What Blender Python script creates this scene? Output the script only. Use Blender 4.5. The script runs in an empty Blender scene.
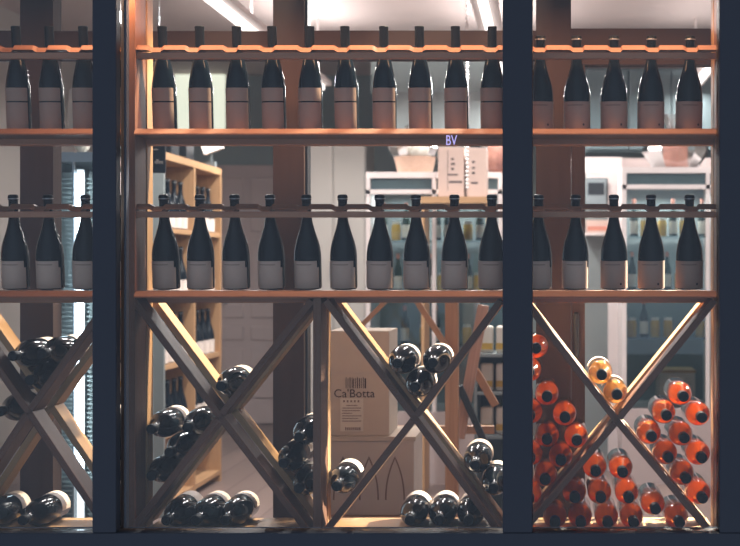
import bpy, bmesh, math, random
from mathutils import Vector, Matrix, Euler
random.seed(7)
SC = bpy.context.scene
COL = SC.collection
PI = math.pi

# ------------------------------------------------------------------ camera, world, lights, exposure
K = 0.0032          # metres per photo pixel in the front plane of the rack
D = 4.2             # camera to the front plane of the rack
EYE = 1.5
def X(px, y=0.0): return (px - 550) * K * (1 + y / D)
def Z(py, y=0.0): return EYE - (py - 270) * K * (1 + y / D)

cam = bpy.data.cameras.new('camera')
camo = bpy.data.objects.new('camera', cam); COL.objects.link(camo)
camo.location = (0, -D, EYE); camo.rotation_euler = (PI / 2, 0, 0)
cam.sensor_width = 36.0
cam.lens = 36.0 * (D / K) / 740.0
cam.shift_x = -(550 - 370) / 740.0
cam.shift_y = -(273 - 270) / 740.0
cam.dof.use_dof = True
cam.dof.focus_distance = D + 0.05
cam.dof.aperture_fstop = 4.0
cam.clip_end = 60
SC.camera = camo

SC.view_settings.view_transform = 'Standard'
SC.view_settings.look = 'None'
SC.view_settings.exposure = 0.0
SC.view_settings.gamma = 1.0
SC.view_settings.use_curve_mapping = False
try:
    SC.cycles.use_denoising = True
    SC.cycles.max_bounces = 10
    SC.cycles.transparent_max_bounces = 24
    SC.cycles.sample_clamp_indirect = 4.0
    SC.cycles.caustics_reflective = False
    SC.cycles.caustics_refractive = False
except Exception:
    pass

w = bpy.data.worlds.new('dusk'); SC.world = w; w.use_nodes = True
w.node_tree.nodes['Background'].inputs[0].default_value = (0.62, 0.76, 1.0, 1)   # blue dusk over the street
w.node_tree.nodes['Background'].inputs[1].default_value = 0.70

def area(name, loc, rot, sx, sy, power, col):
    l = bpy.data.lights.new(name, 'AREA'); l.shape = 'RECTANGLE'; l.size = sx; l.size_y = sy
    l.energy = power; l.color = col
    o = bpy.data.objects.new(name, l); COL.objects.link(o); o.location = loc; o.rotation_euler = rot
    return o
def spot(name, loc, target, power, col, deg, blend=0.5, r=0.04):
    l = bpy.data.lights.new(name, 'SPOT'); l.energy = power; l.color = col
    l.spot_size = math.radians(deg); l.spot_blend = blend; l.shadow_soft_size = r
    o = bpy.data.objects.new(name, l); COL.objects.link(o); o.location = loc
    o.rotation_euler = (Vector(target) - Vector(loc)).to_track_quat('-Z', 'Y').to_euler()
    return o
TUBES = [(-1.75, 3.0), (-1.75, 5.2), (-0.35, 3.0), (-0.35, 5.2), (1.1, 3.0), (1.1, 5.2)]
TUBE_Z = 2.88
for i, (tx, ty) in enumerate(TUBES):                 # light of the hanging tubes, downwards and up to the ceiling
    area('tube_light', (tx, ty, TUBE_Z - 0.02), (0, 0, 0), 0.10, 1.3, 52 if tx < 0.5 else 26, (1.0, 0.94, 0.91))
    area('tube_light', (tx, ty, TUBE_Z + 0.09), (PI, 0, 0), 0.10, 1.3, 13 if tx < 0.5 else 4, (1.0, 0.92, 0.90))
# warm strip in the window head above the rack, grazing down its front
WARM_POWER = 24
area('window_head_light', (X(380), -0.050, Z(-16)), (math.radians(1), 0, 0), 2.2, 0.02, WARM_POWER, (1.0, 0.50, 0.26))
# ceiling spots right behind the rack, shining steeply down its back; the set-back pair is added to brighten the orange bottles
SPOTS = [(-0.75, 0.36), (-0.16, 0.36), (0.0, 0.36), (0.24, 1.0), (-0.62, 1.15)]
for (sx, sy), tgt, pw, cone in zip(SPOTS, ((-1.62, 0.13, 1.0), (-1.0, 0.12, 1.0), (-0.42, 0.12, 1.0), (0.30, 0.17, 0.92), (0.04, 0.16, 0.95)), (380, 420, 320, 2200, 1500), (30, 30, 29, 19, 15)):
    spot('track_spot_light', (sx, sy, 3.05), tgt, pw, (1.0, 0.82, 0.60), cone, 0.3)
# added spot at the right wall, brightens the orange bottles from behind
spot('added_wall_spot', (2.02, 1.95, 2.36), (0.17, 0.17, 0.97), 2900, (1.0, 0.86, 0.68), 25, 0.3)

# ------------------------------------------------------------------ materials
def lin(r, g, b):
    def f(c):
        c /= 255.0
        return c / 12.92 if c <= 0.04045 else ((c + 0.055) / 1.055) ** 2.4
    return (f(r), f(g), f(b), 1.0)
def new_mat(name):
    m = bpy.data.materials.new(name); m.use_nodes = True
    nt = m.node_tree; b = nt.nodes['Principled BSDF']
    return m, nt, b
def plain(name, c, rough=0.6, metal=0.0, var=0.08, scale=12.0, spec=0.5, bump=0.0):
    m, nt, b = new_mat(name)
    tc = nt.nodes.new('ShaderNodeTexCoord'); n = nt.nodes.new('ShaderNodeTexNoise'); n.inputs['Scale'].default_value = scale
    n.inputs['Detail'].default_value = 3
    nt.links.new(tc.outputs['Object'], n.inputs['Vector'])
    mx = nt.nodes.new('ShaderNodeMix'); mx.data_type = 'RGBA'
    mx.inputs[6].default_value = tuple(min(1, v * (1 - var)) for v in c[:3]) + (1,)
    mx.inputs[7].default_value = tuple(min(1, v * (1 + var)) for v in c[:3]) + (1,)
    nt.links.new(n.outputs['Fac'], mx.inputs[0]); nt.links.new(mx.outputs[2], b.inputs['Base Color'])
    b.inputs['Roughness'].default_value = rough; b.inputs['Metallic'].default_value = metal
    b.inputs['Specular IOR Level'].default_value = spec
    if bump:
        bp = nt.nodes.new('ShaderNodeBump'); bp.inputs['Strength'].default_value = bump; bp.inputs['Distance'].default_value = 0.01
        nt.links.new(n.outputs['Fac'], bp.inputs['Height']); nt.links.new(bp.outputs['Normal'], b.inputs['Normal'])
    return m
def wood(name, c1, c2, rough=0.55, k=1.0, spec=0.35):
    """grain running along the local X axis of the board"""
    m, nt, b = new_mat(name)
    tc = nt.nodes.new('ShaderNodeTexCoord'); mp = nt.nodes.new('ShaderNodeMapping')
    mp.inputs['Scale'].default_value = (2.2 * k, 45 * k, 45 * k)
    n = nt.nodes.new('ShaderNodeTexNoise'); n.inputs['Scale'].default_value = 1.0; n.inputs['Detail'].default_value = 4
    n.inputs['Distortion'].default_value = 0.6
    r = nt.nodes.new('ShaderNodeValToRGB'); r.color_ramp.elements[0].color = c1; r.color_ramp.elements[1].color = c2
    r.color_ramp.elements[0].position = 0.3; r.color_ramp.elements[1].position = 0.7
    oi = nt.nodes.new('ShaderNodeObjectInfo'); ad = nt.nodes.new('ShaderNodeVectorMath'); ad.operation = 'ADD'
    nt.links.new(tc.outputs['Object'], mp.inputs['Vector']); nt.links.new(mp.outputs['Vector'], ad.inputs[0])
    nt.links.new(oi.outputs['Location'], ad.inputs[1]); nt.links.new(ad.outputs['Vector'], n.inputs['Vector'])
    nt.links.new(n.outputs['Fac'], r.inputs['Fac']); nt.links.new(r.outputs['Color'], b.inputs['Base Color'])
    b.inputs['Roughness'].default_value = rough; b.inputs['Specular IOR Level'].default_value = spec
    return m
def emit(name, c, s):
    m, nt, b = new_mat(name)
    b.inputs['Base Color'].default_value = c; b.inputs['Emission Color'].default_value = c; b.inputs['Emission Strength'].default_value = s
    return m
def sheer(name, tint, gloss=0.08, rough=0.03):
    """clear glass: lets light straight through, mirrors a little at its faces"""
    m, nt, b = new_mat(name)
    out = nt.nodes['Material Output']
    t = nt.nodes.new('ShaderNodeBsdfTransparent'); t.inputs[0].default_value = tint
    g = nt.nodes.new('ShaderNodeBsdfGlossy'); g.inputs['Roughness'].default_value = rough
    fr = nt.nodes.new('ShaderNodeFresnel'); fr.inputs[0].default_value = 1.45
    mul = nt.nodes.new('ShaderNodeMath'); mul.operation = 'MULTIPLY'; mul.inputs[1].default_value = gloss / 0.04
    mul.use_clamp = True
    mix = nt.nodes.new('ShaderNodeMixShader')
    nt.links.new(fr.outputs[0], mul.inputs[0]); nt.links.new(mul.outputs[0], mix.inputs[0])
    nt.links.new(t.outputs[0], mix.inputs[1]); nt.links.new(g.outputs[0], mix.inputs[2])
    nt.links.new(mix.outputs[0], out.inputs['Surface'])
    return m
def wine_mat(name, tint, scatter):
    """wine in clear glass: see-through with a tint, a part of the light scatters on its way through, shiny skin"""
    m, nt, b = new_mat(name)
    out = nt.nodes['Material Output']
    tp = nt.nodes.new('ShaderNodeBsdfTransparent'); tp.inputs[0].default_value = tint
    tr = nt.nodes.new('ShaderNodeBsdfTranslucent'); tr.inputs[0].default_value = scatter
    df = nt.nodes.new('ShaderNodeBsdfDiffuse'); df.inputs[0].default_value = scatter
    m1 = nt.nodes.new('ShaderNodeMixShader'); m1.inputs[0].default_value = 0.42
    nt.links.new(tr.outputs[0], m1.inputs[1]); nt.links.new(df.outputs[0], m1.inputs[2])
    m2 = nt.nodes.new('ShaderNodeMixShader'); m2.inputs[0].default_value = 0.58
    nt.links.new(m1.outputs[0], m2.inputs[1]); nt.links.new(tp.outputs[0], m2.inputs[2])
    gl = nt.nodes.new('ShaderNodeBsdfGlossy'); gl.inputs['Roughness'].default_value = 0.28; gl.inputs[0].default_value = tuple(min(1, v ** 0.6) for v in scatter[:3]) + (1,)
    m3 = nt.nodes.new('ShaderNodeMixShader'); m3.inputs[0].default_value = 0.16
    nt.links.new(m2.outputs[0], m3.inputs[1]); nt.links.new(gl.outputs[0], m3.inputs[2])
    nt.links.new(m3.outputs[0], out.inputs['Surface'])
    return m

M = {}
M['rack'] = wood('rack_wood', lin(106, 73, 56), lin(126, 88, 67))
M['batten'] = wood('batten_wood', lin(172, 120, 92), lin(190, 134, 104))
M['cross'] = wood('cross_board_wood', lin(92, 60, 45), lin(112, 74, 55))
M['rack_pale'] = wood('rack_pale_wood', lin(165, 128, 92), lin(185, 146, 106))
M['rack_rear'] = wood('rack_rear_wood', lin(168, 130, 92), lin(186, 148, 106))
M['post'] = wood('brown_post_wood', lin(70, 54, 50), lin(80, 62, 57), rough=0.75)
M['pine'] = wood('pine_wood', lin(172, 134, 95), lin(190, 150, 110))
M['oldwood'] = wood('weathered_wood', lin(166, 126, 94), lin(188, 146, 112))
M['pinkwood'] = wood('pinkish_wood', lin(180, 150, 135), lin(200, 168, 152))
M['frame'] = plain('frame_metal', lin(44, 47, 55), 0.5, 0.0, 0.04, 30, 0.3)
M['frame_edge'] = plain('frame_edge_metal', lin(70, 80, 98), 0.85, 0.0, 0.04, 30, 0.15)
M['glass'] = sheer('window_glass', (0.97, 0.985, 0.985, 1), 0.036, 0.0)
M['dark_glass'] = plain('dark_bottle_glass', lin(15, 23, 30), 0.07, 0.0, 0.1, 20, 0.16)
M['capsule'] = plain('capsule_foil', lin(7, 13, 19), 0.5, 0.0, 0.1, 40, 0.12)
M['foil'] = plain('silver_foil', lin(150, 150, 150), 0.3, 0.7, 0.1, 60)
M['label_tan'] = plain('tan_label_paper', lin(172, 142, 124), 0.8, 0, 0.06, 60)
M['label_grey'] = plain('beige_label_paper', lin(206, 176, 156), 0.8, 0, 0.06, 60)
M['label_ink'] = plain('label_ink', lin(58, 50, 50), 0.8)
M['label_cream'] = plain('cream_label_paper', lin(226, 214, 205), 0.7, 0, 0.04, 60)
M['rose_glass'] = sheer('clear_bottle_glass', (0.86, 0.88, 0.88, 1), 0.05, 0.04)
M['rose_wine'] = wine_mat('rose_wine', (1.0, 0.50, 0.18, 1), lin(255, 134, 38))
M['gold_wine'] = wine_mat('gold_wine', (1.0, 0.78, 0.48, 1), lin(255, 196, 116))
M['white_paint'] = plain('white_paint', lin(222, 212, 210), 0.5, 0, 0.03, 6)
M['pink_paint'] = plain('pinkish_white_paint', lin(188, 172, 169), 0.5, 0, 0.04, 6)
M['ceiling'] = plain('ceiling_plaster', lin(200, 186, 182), 0.9, 0, 0.04, 2)
M['wall_teal'] = plain('grey_green_wall', lin(146, 160, 160), 0.8, 0, 0.05, 2)
M['wall_grey'] = plain('pale_grey_wall', lin(178, 172, 166), 0.8, 0, 0.05, 3)
M['teal_dark'] = plain('dark_teal_panel', lin(62, 84, 90), 0.5, 0, 0.12, 8)
M['teal'] = plain('teal_panel', lin(126, 134, 134), 0.5, 0, 0.12, 6)
M['cupboard'] = plain('cupboard_paint', lin(92, 108, 112), 0.5, 0, 0.08, 5)
M['steel'] = plain('brushed_steel', lin(160, 172, 176), 0.35, 0.6, 0.06, 20)
M['cardboard'] = plain('cardboard', lin(204, 192, 178), 0.85, 0, 0.08, 14)
M['cardboard_pale'] = plain('pale_cardboard', lin(206, 180, 168), 0.85, 0, 0.05, 14)
M['cardboard_grey'] = plain('greyish_cardboard', lin(200, 190, 182), 0.85, 0, 0.10, 10)
M['ink'] = plain('dark_ink', lin(70, 62, 64), 0.8)
M['ink_pale'] = plain('faded_ink', lin(132, 116, 110), 0.8)
M['wicker'] = plain('wicker', lin(190, 160, 140), 0.8, 0, 0.3, 70, bump=0.6)
M['cellophane'] = sheer('cellophane', (0.9, 0.92, 0.92, 1), 0.25, 0.12)
M['gift'] = plain('orange_pink_gift', lin(200, 130, 110), 0.6, 0, 0.3, 25)
M['white_pack'] = plain('white_packaging', lin(225, 218, 205), 0.6, 0, 0.05, 20)
M['yellow_pack'] = plain('yellow_packaging', lin(205, 165, 70), 0.6, 0, 0.2, 20)
M['black'] = plain('black_plastic', lin(28, 34, 40), 0.4, 0, 0.1, 20)
M['green_glass'] = plain('green_bottle_glass', lin(46, 66, 58), 0.12, 0, 0.1, 20, 0.6)
M['tube'] = emit('lit_tube', (1.0, 0.92, 0.88, 1), 2.2)
M['led_white'] = emit('lit_cooler_strip', (0.86, 0.94, 1.0, 1), 1.3)
M['lamp_white'] = emit('lit_lamp_face', (1.0, 0.95, 0.9, 1), 1.6)
M['violet'] = emit('lit_violet_letter', (0.62, 0.50, 0.98, 1), 0.85)
M['window_glow'] = emit('daylit_pane', (0.95, 0.98, 0.80, 1), 0.85)
M['shelf_glass'] = sheer('shelf_glass', (0.88, 0.94, 0.94, 1), 0.08, 0.05)
M['cooler_glass'] = sheer('cooler_door_glass', (0.88, 0.92, 0.92, 1), 0.06, 0.02)

def floor_mat():
    m, nt, b = new_mat('floor_planks')
    tc = nt.nodes.new('ShaderNodeTexCoord'); mp = nt.nodes.new('ShaderNodeMapping'); mp.inputs['Rotation'].default_value = (0, 0, 0)
    br = nt.nodes.new('ShaderNodeTexBrick'); br.inputs['Scale'].default_value = 1.0
    br.inputs['Brick Width'].default_value = 1.2; br.inputs['Row Height'].default_value = 0.22; br.inputs['Mortar Size'].default_value = 0.006
    br.inputs['Color1'].default_value = lin(124, 106, 99); br.inputs['Color2'].default_value = lin(138, 118, 110); br.inputs['Mortar'].default_value = lin(100, 80, 76)
    nt.links.new(tc.outputs['Object'], mp.inputs['Vector']); nt.links.new(mp.outputs['Vector'], br.inputs['Vector'])
    nt.links.new(br.outputs['Color'], b.inputs['Base Color']); b.inputs['Roughness'].default_value = 0.4
    return m
M['floor'] = floor_mat()

# ------------------------------------------------------------------ mesh helpers
def add_box(bm, x0, x1, y0, y1, z0, z1):
    r = bmesh.ops.create_cube(bm, size=1.0)
    bmesh.ops.transform(bm, verts=r['verts'], matrix=Matrix.Translation(((x0 + x1) / 2, (y0 + y1) / 2, (z0 + z1) / 2)) @
                        Matrix.Diagonal((abs(x1 - x0), abs(y1 - y0), abs(z1 - z0), 1)))
    return r['verts']
def lathe(profile, seg=28, cap0=True, cap1=True):
    bm = bmesh.new(); rings = []
    for r, z in profile:
        rings.append([bm.verts.new((r * math.cos(2 * PI * i / seg), r * math.sin(2 * PI * i / seg), z)) for i in range(seg)])
    for a, b in zip(rings, rings[1:]):
        for i in range(seg):
            bm.faces.new((a[i], a[(i + 1) % seg], b[(i + 1) % seg], b[i]))
    if cap0: bm.faces.new(list(reversed(rings[0])))
    if cap1: bm.faces.new(rings[-1])
    return bm
def arc(r, z0, z1, a0, a1, n=18, t=0.0006):
    """a curved paper label wrapped on a bottle, angles in degrees, -90 faces the street"""
    bm = bmesh.new(); prev = None
    for i in range(n + 1):
        a = math.radians(a0 + (a1 - a0) * i / n)
        c, s = math.cos(a), math.sin(a)
        cur = [bm.verts.new((rr * c, rr * s, z)) for rr, z in ((r, z0), (r + t, z0), (r + t, z1), (r, z1))]
        if prev:
            for k in range(4):
                bm.faces.new((prev[k], cur[k], cur[(k + 1) % 4], prev[(k + 1) % 4]))
        else:
            bm.faces.new(cur)
        prev = cur
    bm.faces.new(list(reversed(prev)))
    return bm
def finish(name, bm, mat, parent=None, smooth=False, bevel=0.0):
    bmesh.ops.recalc_face_normals(bm, faces=bm.faces)
    me = bpy.data.meshes.new(name); bm.to_mesh(me); bm.free()
    if smooth:
        for p in me.polygons: p.use_smooth = True
        try: me.set_sharp_from_angle(angle=math.radians(42))
        except Exception: pass
    me.materials.append(mat)
    o = bpy.data.objects.new(name, me); COL.objects.link(o)
    if parent is not None: o.parent = parent
    if bevel:
        md = o.modifiers.new('bevel', 'BEVEL'); md.width = bevel; md.segments = 2; md.limit_method = 'ANGLE'
    return o
def thing(name, label, cat, loc=(0, 0, 0), rot=(0, 0, 0), group=None):
    o = bpy.data.objects.new(name, None); COL.objects.link(o); o.empty_display_size = 0.05
    o.location = loc; o.rotation_euler = rot; o['label'] = label; o['category'] = cat
    if group: o['group'] = group
    return o
def tag(o, label, cat, group=None):
    o['label'] = label; o['category'] = cat
    if group: o['group'] = group
    return o
def structure(o):
    o['kind'] = 'structure'; return o
def rel(parent, v):
    return Vector(v) - Vector(parent.location) if parent is not None else Vector(v)
def boxpart(name, mat, parent, x0, x1, y0, y1, z0, z1, bevel=0.0):
    """axis-aligned box given in world coordinates; origin in its middle, parent unrotated"""
    c = ((x0 + x1) / 2, (y0 + y1) / 2, (z0 + z1) / 2)
    bm = bmesh.new(); hx, hy, hz = abs(x1 - x0) / 2, abs(y1 - y0) / 2, abs(z1 - z0) / 2
    L = max(hx, hy, hz)
    rot = Euler((0, 0, 0))
    if L == hz and hz > hx: rot = Euler((0, PI / 2, 0)); hx, hz = hz, hx     # local X is always the long axis
    elif L == hy and hy > hx: rot = Euler((0, 0, PI / 2)); hx, hy = hy, hx
    add_box(bm, -hx, hx, -hy, hy, -hz, hz)
    o = finish(name, bm, mat, parent, bevel=bevel)
    o.location = rel(parent, c); o.rotation_euler = rot
    return o
def beam(name, mat, parent, p0, p1, thick, y0, y1, bevel=0.0015):
    """straight board from p0 to p1 (x, z), with thickness in the xz plane and depth y0..y1"""
    a = Vector((p0[0], 0, p0[1])); b = Vector((p1[0], 0, p1[1])); L = (b - a).length
    ang = math.atan2(b.z - a.z, b.x - a.x)
    bm = bmesh.new(); add_box(bm, -L / 2, L / 2, -(y1 - y0) / 2, (y1 - y0) / 2, -thick / 2, thick / 2)
    o = finish(name, bm, mat, parent, bevel=bevel)
    o.location = rel(parent, ((a.x + b.x) / 2, (y0 + y1) / 2, (a.z + b.z) / 2)); o.rotation_euler = (0, -ang, 0)
    return o
def text_bm(body, size, depth=0.0005):
    cu = bpy.data.curves.new('lettering', 'FONT'); cu.body = body; cu.size = size; cu.extrude = depth
    cu.align_x = 'CENTER'; cu.align_y = 'CENTER'; cu.resolution_u = 3
    t = bpy.data.objects.new('lettering', cu); COL.objects.link(t)
    bpy.context.view_layer.update()
    me = bpy.data.meshes.new_from_object(t.evaluated_get(bpy.context.evaluated_depsgraph_get()))
    bm = bmesh.new(); bm.from_mesh(me)
    bpy.data.objects.remove(t); bpy.data.curves.remove(cu); bpy.data.meshes.remove(me)
    bmesh.ops.rotate(bm, verts=bm.verts, cent=(0, 0, 0), matrix=Matrix.Rotation(PI / 2, 3, 'X'))   # faces -y
    return bm
def dup(root, label=None, group=None, loc=None, rot=None):
    r = root.copy(); COL.objects.link(r)
    if label: r['label'] = label
    if group: r['group'] = group
    if loc is not None: r.location = loc
    if rot is not None: r.rotation_euler = rot
    for ch in list(root.children):
        c = ch.copy(); COL.objects.link(c); c.parent = r
        for g in list(ch.children):
            d = g.copy(); COL.objects.link(d); d.parent = c
    return r
class Kind:
    """first use places the prototype itself, later uses copy it"""
    def __init__(self, proto): self.p = proto; self.used = False
    def put(self, loc, label, group=None, rot=(0, 0, 0), sub=None):
        if not self.used:
            self.used = True; o = self.p; o.location = loc; o.rotation_euler = rot; o['label'] = label
            if group: o['group'] = group
            return o
        return dup(self.p, label, group, loc, rot)
ORD = ['leftmost', 'second', 'third', 'fourth', 'fifth', 'sixth', 'seventh', 'eighth', 'ninth', 'rightmost']

# ------------------------------------------------------------------ the room
BACK = 8.6; CEIL = 3.4; LX = -3.95; RX = 2.2; F0 = 0.34
def shell(name, mat, *b): return structure(boxpart(name, mat, None, *b))
shell('floor', M['floor'], LX - 0.1, RX + 0.1, 0.0, BACK + 0.1, -0.1, 0.0).rotation_euler = (0, 0, PI / 2)
shell('ceiling', M['ceiling'], LX - 0.1, RX + 0.1, 0.05, BACK + 0.1, CEIL, CEIL + 0.1)
shell('wall_back', M['wall_teal'], LX - 0.1, RX + 0.1, BACK, BACK + 0.1, 0, CEIL)
shell('wall_left', M['wall_grey'], LX - 0.1, LX, 0.05, BACK, 0, CEIL)
shell('wall_right', M['wall_grey'], RX, RX + 0.1, 0.05, BACK, 0, CEIL)
shell('wall_front_head', M['frame'], LX - 0.1, RX + 0.1, -0.2, 0.05, Z(-22), CEIL + 0.1)
shell('wall_front_base', M['frame'], LX - 0.1, RX + 0.1, -0.2, -0.02, 0, Z(560))
bpy.data.objects['floor'].rotation_euler = (0, 0, PI / 2)

# shop window: dark metal mullions, sill and three panes
YF, YB = -0.18, -0.10
win = bpy.data.objects.new('window_1', None); COL.objects.link(win); win['kind'] = 'structure'
win.location = (X(318, -0.14), -0.14, Z(545, -0.14))
ztop, zbot = Z(-30), Z(528, YB)
def mull(x0, x1, edge):
    boxpart('mullion', M['frame'], win, X(x0, YF), X(x1, YF), YF, YB, zbot + 0.0005, ztop, 0.004)
mull(92, 116, True); mull(502.5, 532.5, True); mull(719.5, 790, False); mull(-160, -120, False)
boxpart('sill_rail', M['frame'], win, X(-160), X(800), YF, YB + 0.005, Z(600), zbot, 0.004)
boxpart('sill_lip', M['frame_edge'], win, X(-160), X(800), YB + 0.006, YB + 0.012, zbot - 0.012, zbot + 0.001)
boxpart('edge_bead', M['frame_edge'], win, X(116, YF) - 0.004, X(116, YF) + 0.006, YB, YB + 0.025, zbot, ztop)  # paler blue colour stands in for light on the mullion's right face
boxpart('edge_bead', M['frame'], win, X(502.5, YF), X(532.5, YF), YB, YB + 0.012, zbot, ztop)
for a, b in ((-118, 92), (116, 502.5), (532.5, 719.5)):
    boxpart('pane', M['glass'], win, X(a, YF) + 0.001, X(b, YF) - 0.001, -0.143, -0.137, zbot + 0.002, ztop)

# brown timber frame standing right behind the rack: posts, transom, glazed-door stile
def trim(n, mat, *b): return structure(boxpart('trim_%d' % n, mat, None, *b))
YP0, YP1 = 0.38, 0.46
trim(1, M['post'], X(20, YP0), X(53, YP0), YP0, YP1, 0, CEIL)
trim(2, M['post'], X(273, YP0), X(304, YP0), YP0, YP1, 0, CEIL)
trim(3, M['post'], X(536, YP0), X(571, YP0), YP0, YP1, 0, CEIL)
trim(4, M['post'], X(-40, YP0), X(20, YP0), YP0 + 0.01, YP1, Z(58, YP0), Z(30, YP0))
trim(5, M['post'], X(53, YP0), X(273, YP0), YP0 + 0.01, YP1, Z(58, YP0), Z(30.5, YP0))
trim(6, M['post'], X(304, YP0), X(536, YP0), YP0 + 0.01, YP1, Z(58, YP0), Z(30, YP0))
trim(7, M['post'], X(571, YP0), X(740, YP0), YP0 + 0.01, YP1, Z(64, YP0), Z(28, YP0))
trim(8, M['black'], X(304, YP0) + 0.001, X(306.5, YP0), YP0 + 0.02, YP1, 0, CEIL)
dr = thing('door', 'brown glazed door stile with a dark pull handle beside the rightmost brown post', 'door', (X(578, YP1), YP1, 0))
boxpart('stile', M['post'], dr, X(571.5, YP0), X(585, YP0), YP0, YP1 - 0.01, 0.02, Z(65, YP0))
boxpart('handle', M['black'], dr, X(573, YP0), X(579, YP0), YP0 - 0.022, YP0 - 0.001, Z(360, YP0), Z(312, YP0), 0.008)

# ------------------------------------------------------------------ the wine rack: three bays side by side
RZ0 = Z(536)                     # upper face of the rack floor
SH1, SH2 = Z(128.5), Z(291.0)    # upper faces of the two shelves
SD, ST = 0.17, 0.021             # shelf depth and thickness
BD = 0.29                        # depth of the bins

def ledge_bm(x0, x1, necks, zt):
    """front board of the neck rail, with a shallow scallop under each neck"""
    pts = []; n = 260
    for i in range(n + 1):
        x = x0 + (x1 - x0) * i / n; d = 0.0
        for c in necks:
            u = (x - c) / K
            if -9 < u <= -4: d = max(d, (u + 9) / 5)
            elif -4 < u < 5: d = 1.0
            elif 5 <= u < 6.6: d = max(d, 1 - (u - 5) / 1.6)
        pts.append((x, -0.0078 * (3 * d * d - 2 * d ** 3)))
    bm = bmesh.new(); rows = []
    for x, dz in pts:
        rows.append([bm.verts.new((x, y, zt + dz + h)) for y, h in ((0.020, 0), (0.050, 0), (0.050, -0.0165), (0.006, -0.0165))])
    for a, b in zip(rows, rows[1:]):
        for k in range(4): bm.faces.new((a[k], b[k], b[(k + 1) % 4], a[(k + 1) % 4]))
    bm.faces.new(rows[0]); bm.faces.new(list(reversed(rows[-1])))
    return bm

def rack(label, xl, xr, necks_hi, necks_lo, xs, mid=None, wl=0.029, wr=0.029):
    """xl, xr: outer edges (front-plane pixels); xs: crossings of the bins (left corner, crossing, right corner)"""
    x0, x1 = X(xl), X(xr)
    r = thing('wine_rack', label, 'rack', ((x0 + x1) / 2, 0.1, RZ0 - 0.03), group='wooden wine rack bays behind the window')
    top = Z(-14)
    for a, b in ((x0, x0 + wl), (x1 - wr, x1)):
        s = boxpart('side_post', M['rack'], r, a, b, 0.0, 0.112, RZ0 - 0.03, top, 0.0015)
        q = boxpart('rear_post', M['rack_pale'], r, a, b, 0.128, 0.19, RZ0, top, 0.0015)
    ix0, ix1 = x0 + wl, x1 - wr
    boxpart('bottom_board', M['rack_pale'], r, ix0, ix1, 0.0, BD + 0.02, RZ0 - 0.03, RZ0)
    for zs in (SH1, SH2):
        bm = bmesh.new(); hl = (ix1 - ix0) / 2
        sec = ((-0.014, zs - ST), (SD, zs - ST), (SD, zs), (0.006, zs), (0.003, zs - 0.002), (-0.013, zs - ST + 0.004))
        va = [bm.verts.new((-hl, yy, zz - zs)) for yy, zz in sec]; vb = [bm.verts.new((hl, yy, zz - zs)) for yy, zz in sec]
        for k in range(6): bm.faces.new((va[k], vb[k], vb[(k + 1) % 6], va[(k + 1) % 6]))
        bm.faces.new(va); bm.faces.new(vb)
        o = finish('shelf', bm, M['rack'], r); o.location = rel(r, ((ix0 + ix1) / 2, 0, zs))
        boxpart('shelf_batten', M['batten'], r, ix0, ix1, 0.115, SD - 0.002, zs - ST - 0.020, zs - ST, 0.001)
    for zt, necks in ((Z(44.2), necks_hi), (Z(203.6), necks_lo)):
        o = finish('neck_rail', ledge_bm(ix0, ix1, necks, zt), M['rack'], r); o.location = rel(r, (0, 0, 0))
        boxpart('rail_batten', M['batten'], r, ix0, ix1, 0.014, 0.034, zt - 0.0165 - 0.0270, zt - 0.0245, 0.0008)
    zb, zt = RZ0 + 0.004, SH2 - ST - 0.004
    for (a, c, b) in xs:
        th = 0.022
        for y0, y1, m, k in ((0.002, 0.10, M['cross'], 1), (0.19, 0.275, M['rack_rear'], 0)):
            A, B = Vector((X(a[0]), zt)), Vector((X(b[0]), zb)); C = Vector((X(c[0]), Z(c[1])))
            A2, B2 = Vector((X(a[1]), zb)), Vector((X(b[1]), zt))
            # falling board in two halves meeting at the crossing, rising board in two halves butting it
            for P in (A, B):
                u = (P - C).normalized()
                beam('cross_board', m, r, C - u * 0.008 if P is A else C, P - u * 0.008, th, y0, y1)
            for P in (A2, B2):
                u = (P - C).normalized()
                beam('cross_board', m, r, C + u * 0.0115, P - u * 0.008, th, y0, y1)
    if mid:
        boxpart('divider', M['rack'], r, X(mid[0]), X(mid[1]), -0.0005, 0.112, RZ0, SH2 - ST, 0.0015)
        boxpart('rear_divider', M['rack_pale'], r, X(mid[0]), X(mid[1]), 0.128, 0.19, RZ0, SH2 - ST - 0.022, 0.0015)
    return r

HI_L = [-19, 16.5, 50, 83]; HI_M = [163.2, 199.6, 237, 273, 309.7, 346, 384, 420.3, 456.3, 492.3]; HI_R = [539.8, 577.3, 614.5, 651.2, 689.3]
LO_L = [-23, 13.2, 48.3, 84.5]; LO_M = [164.6, 199.2, 235, 270.7, 307.2, 343, 379.2, 416.5, 454.3, 491.5]; LO_R = [538.8, 575.5, 614.6, 651.9, 690]
NY = 0.088                                     # depth of the necks behind the front plane
def front(px): return X(px, NY)
rack('left bay of the wooden wine rack, cut off by the picture edge', -66, 122, [front(p) for p in HI_L], [front(p) for p in LO_L], [((-52, -52), (28, 412), (110, 110))])
rack('widest wooden wine rack bay in the middle, two crossed bins under its shelves', 126, 512, [front(p) for p in HI_M], [front(p) for p in LO_M],
     [((132, 128), (219.5, 416.5), (310, 313)), ((324, 323), (414.6, 418), (501, 502))], (313, 321), 0.029, 0.012)
rack('right bay of the wooden wine rack, orange wine bottles lying in its crossed bin', 512.5, 726, [front(p) for p in HI_R], [front(p) for p in LO_R],
     [((523, 520), (617, 421), (712, 716))], None, 0.012, 0.025)

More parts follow.
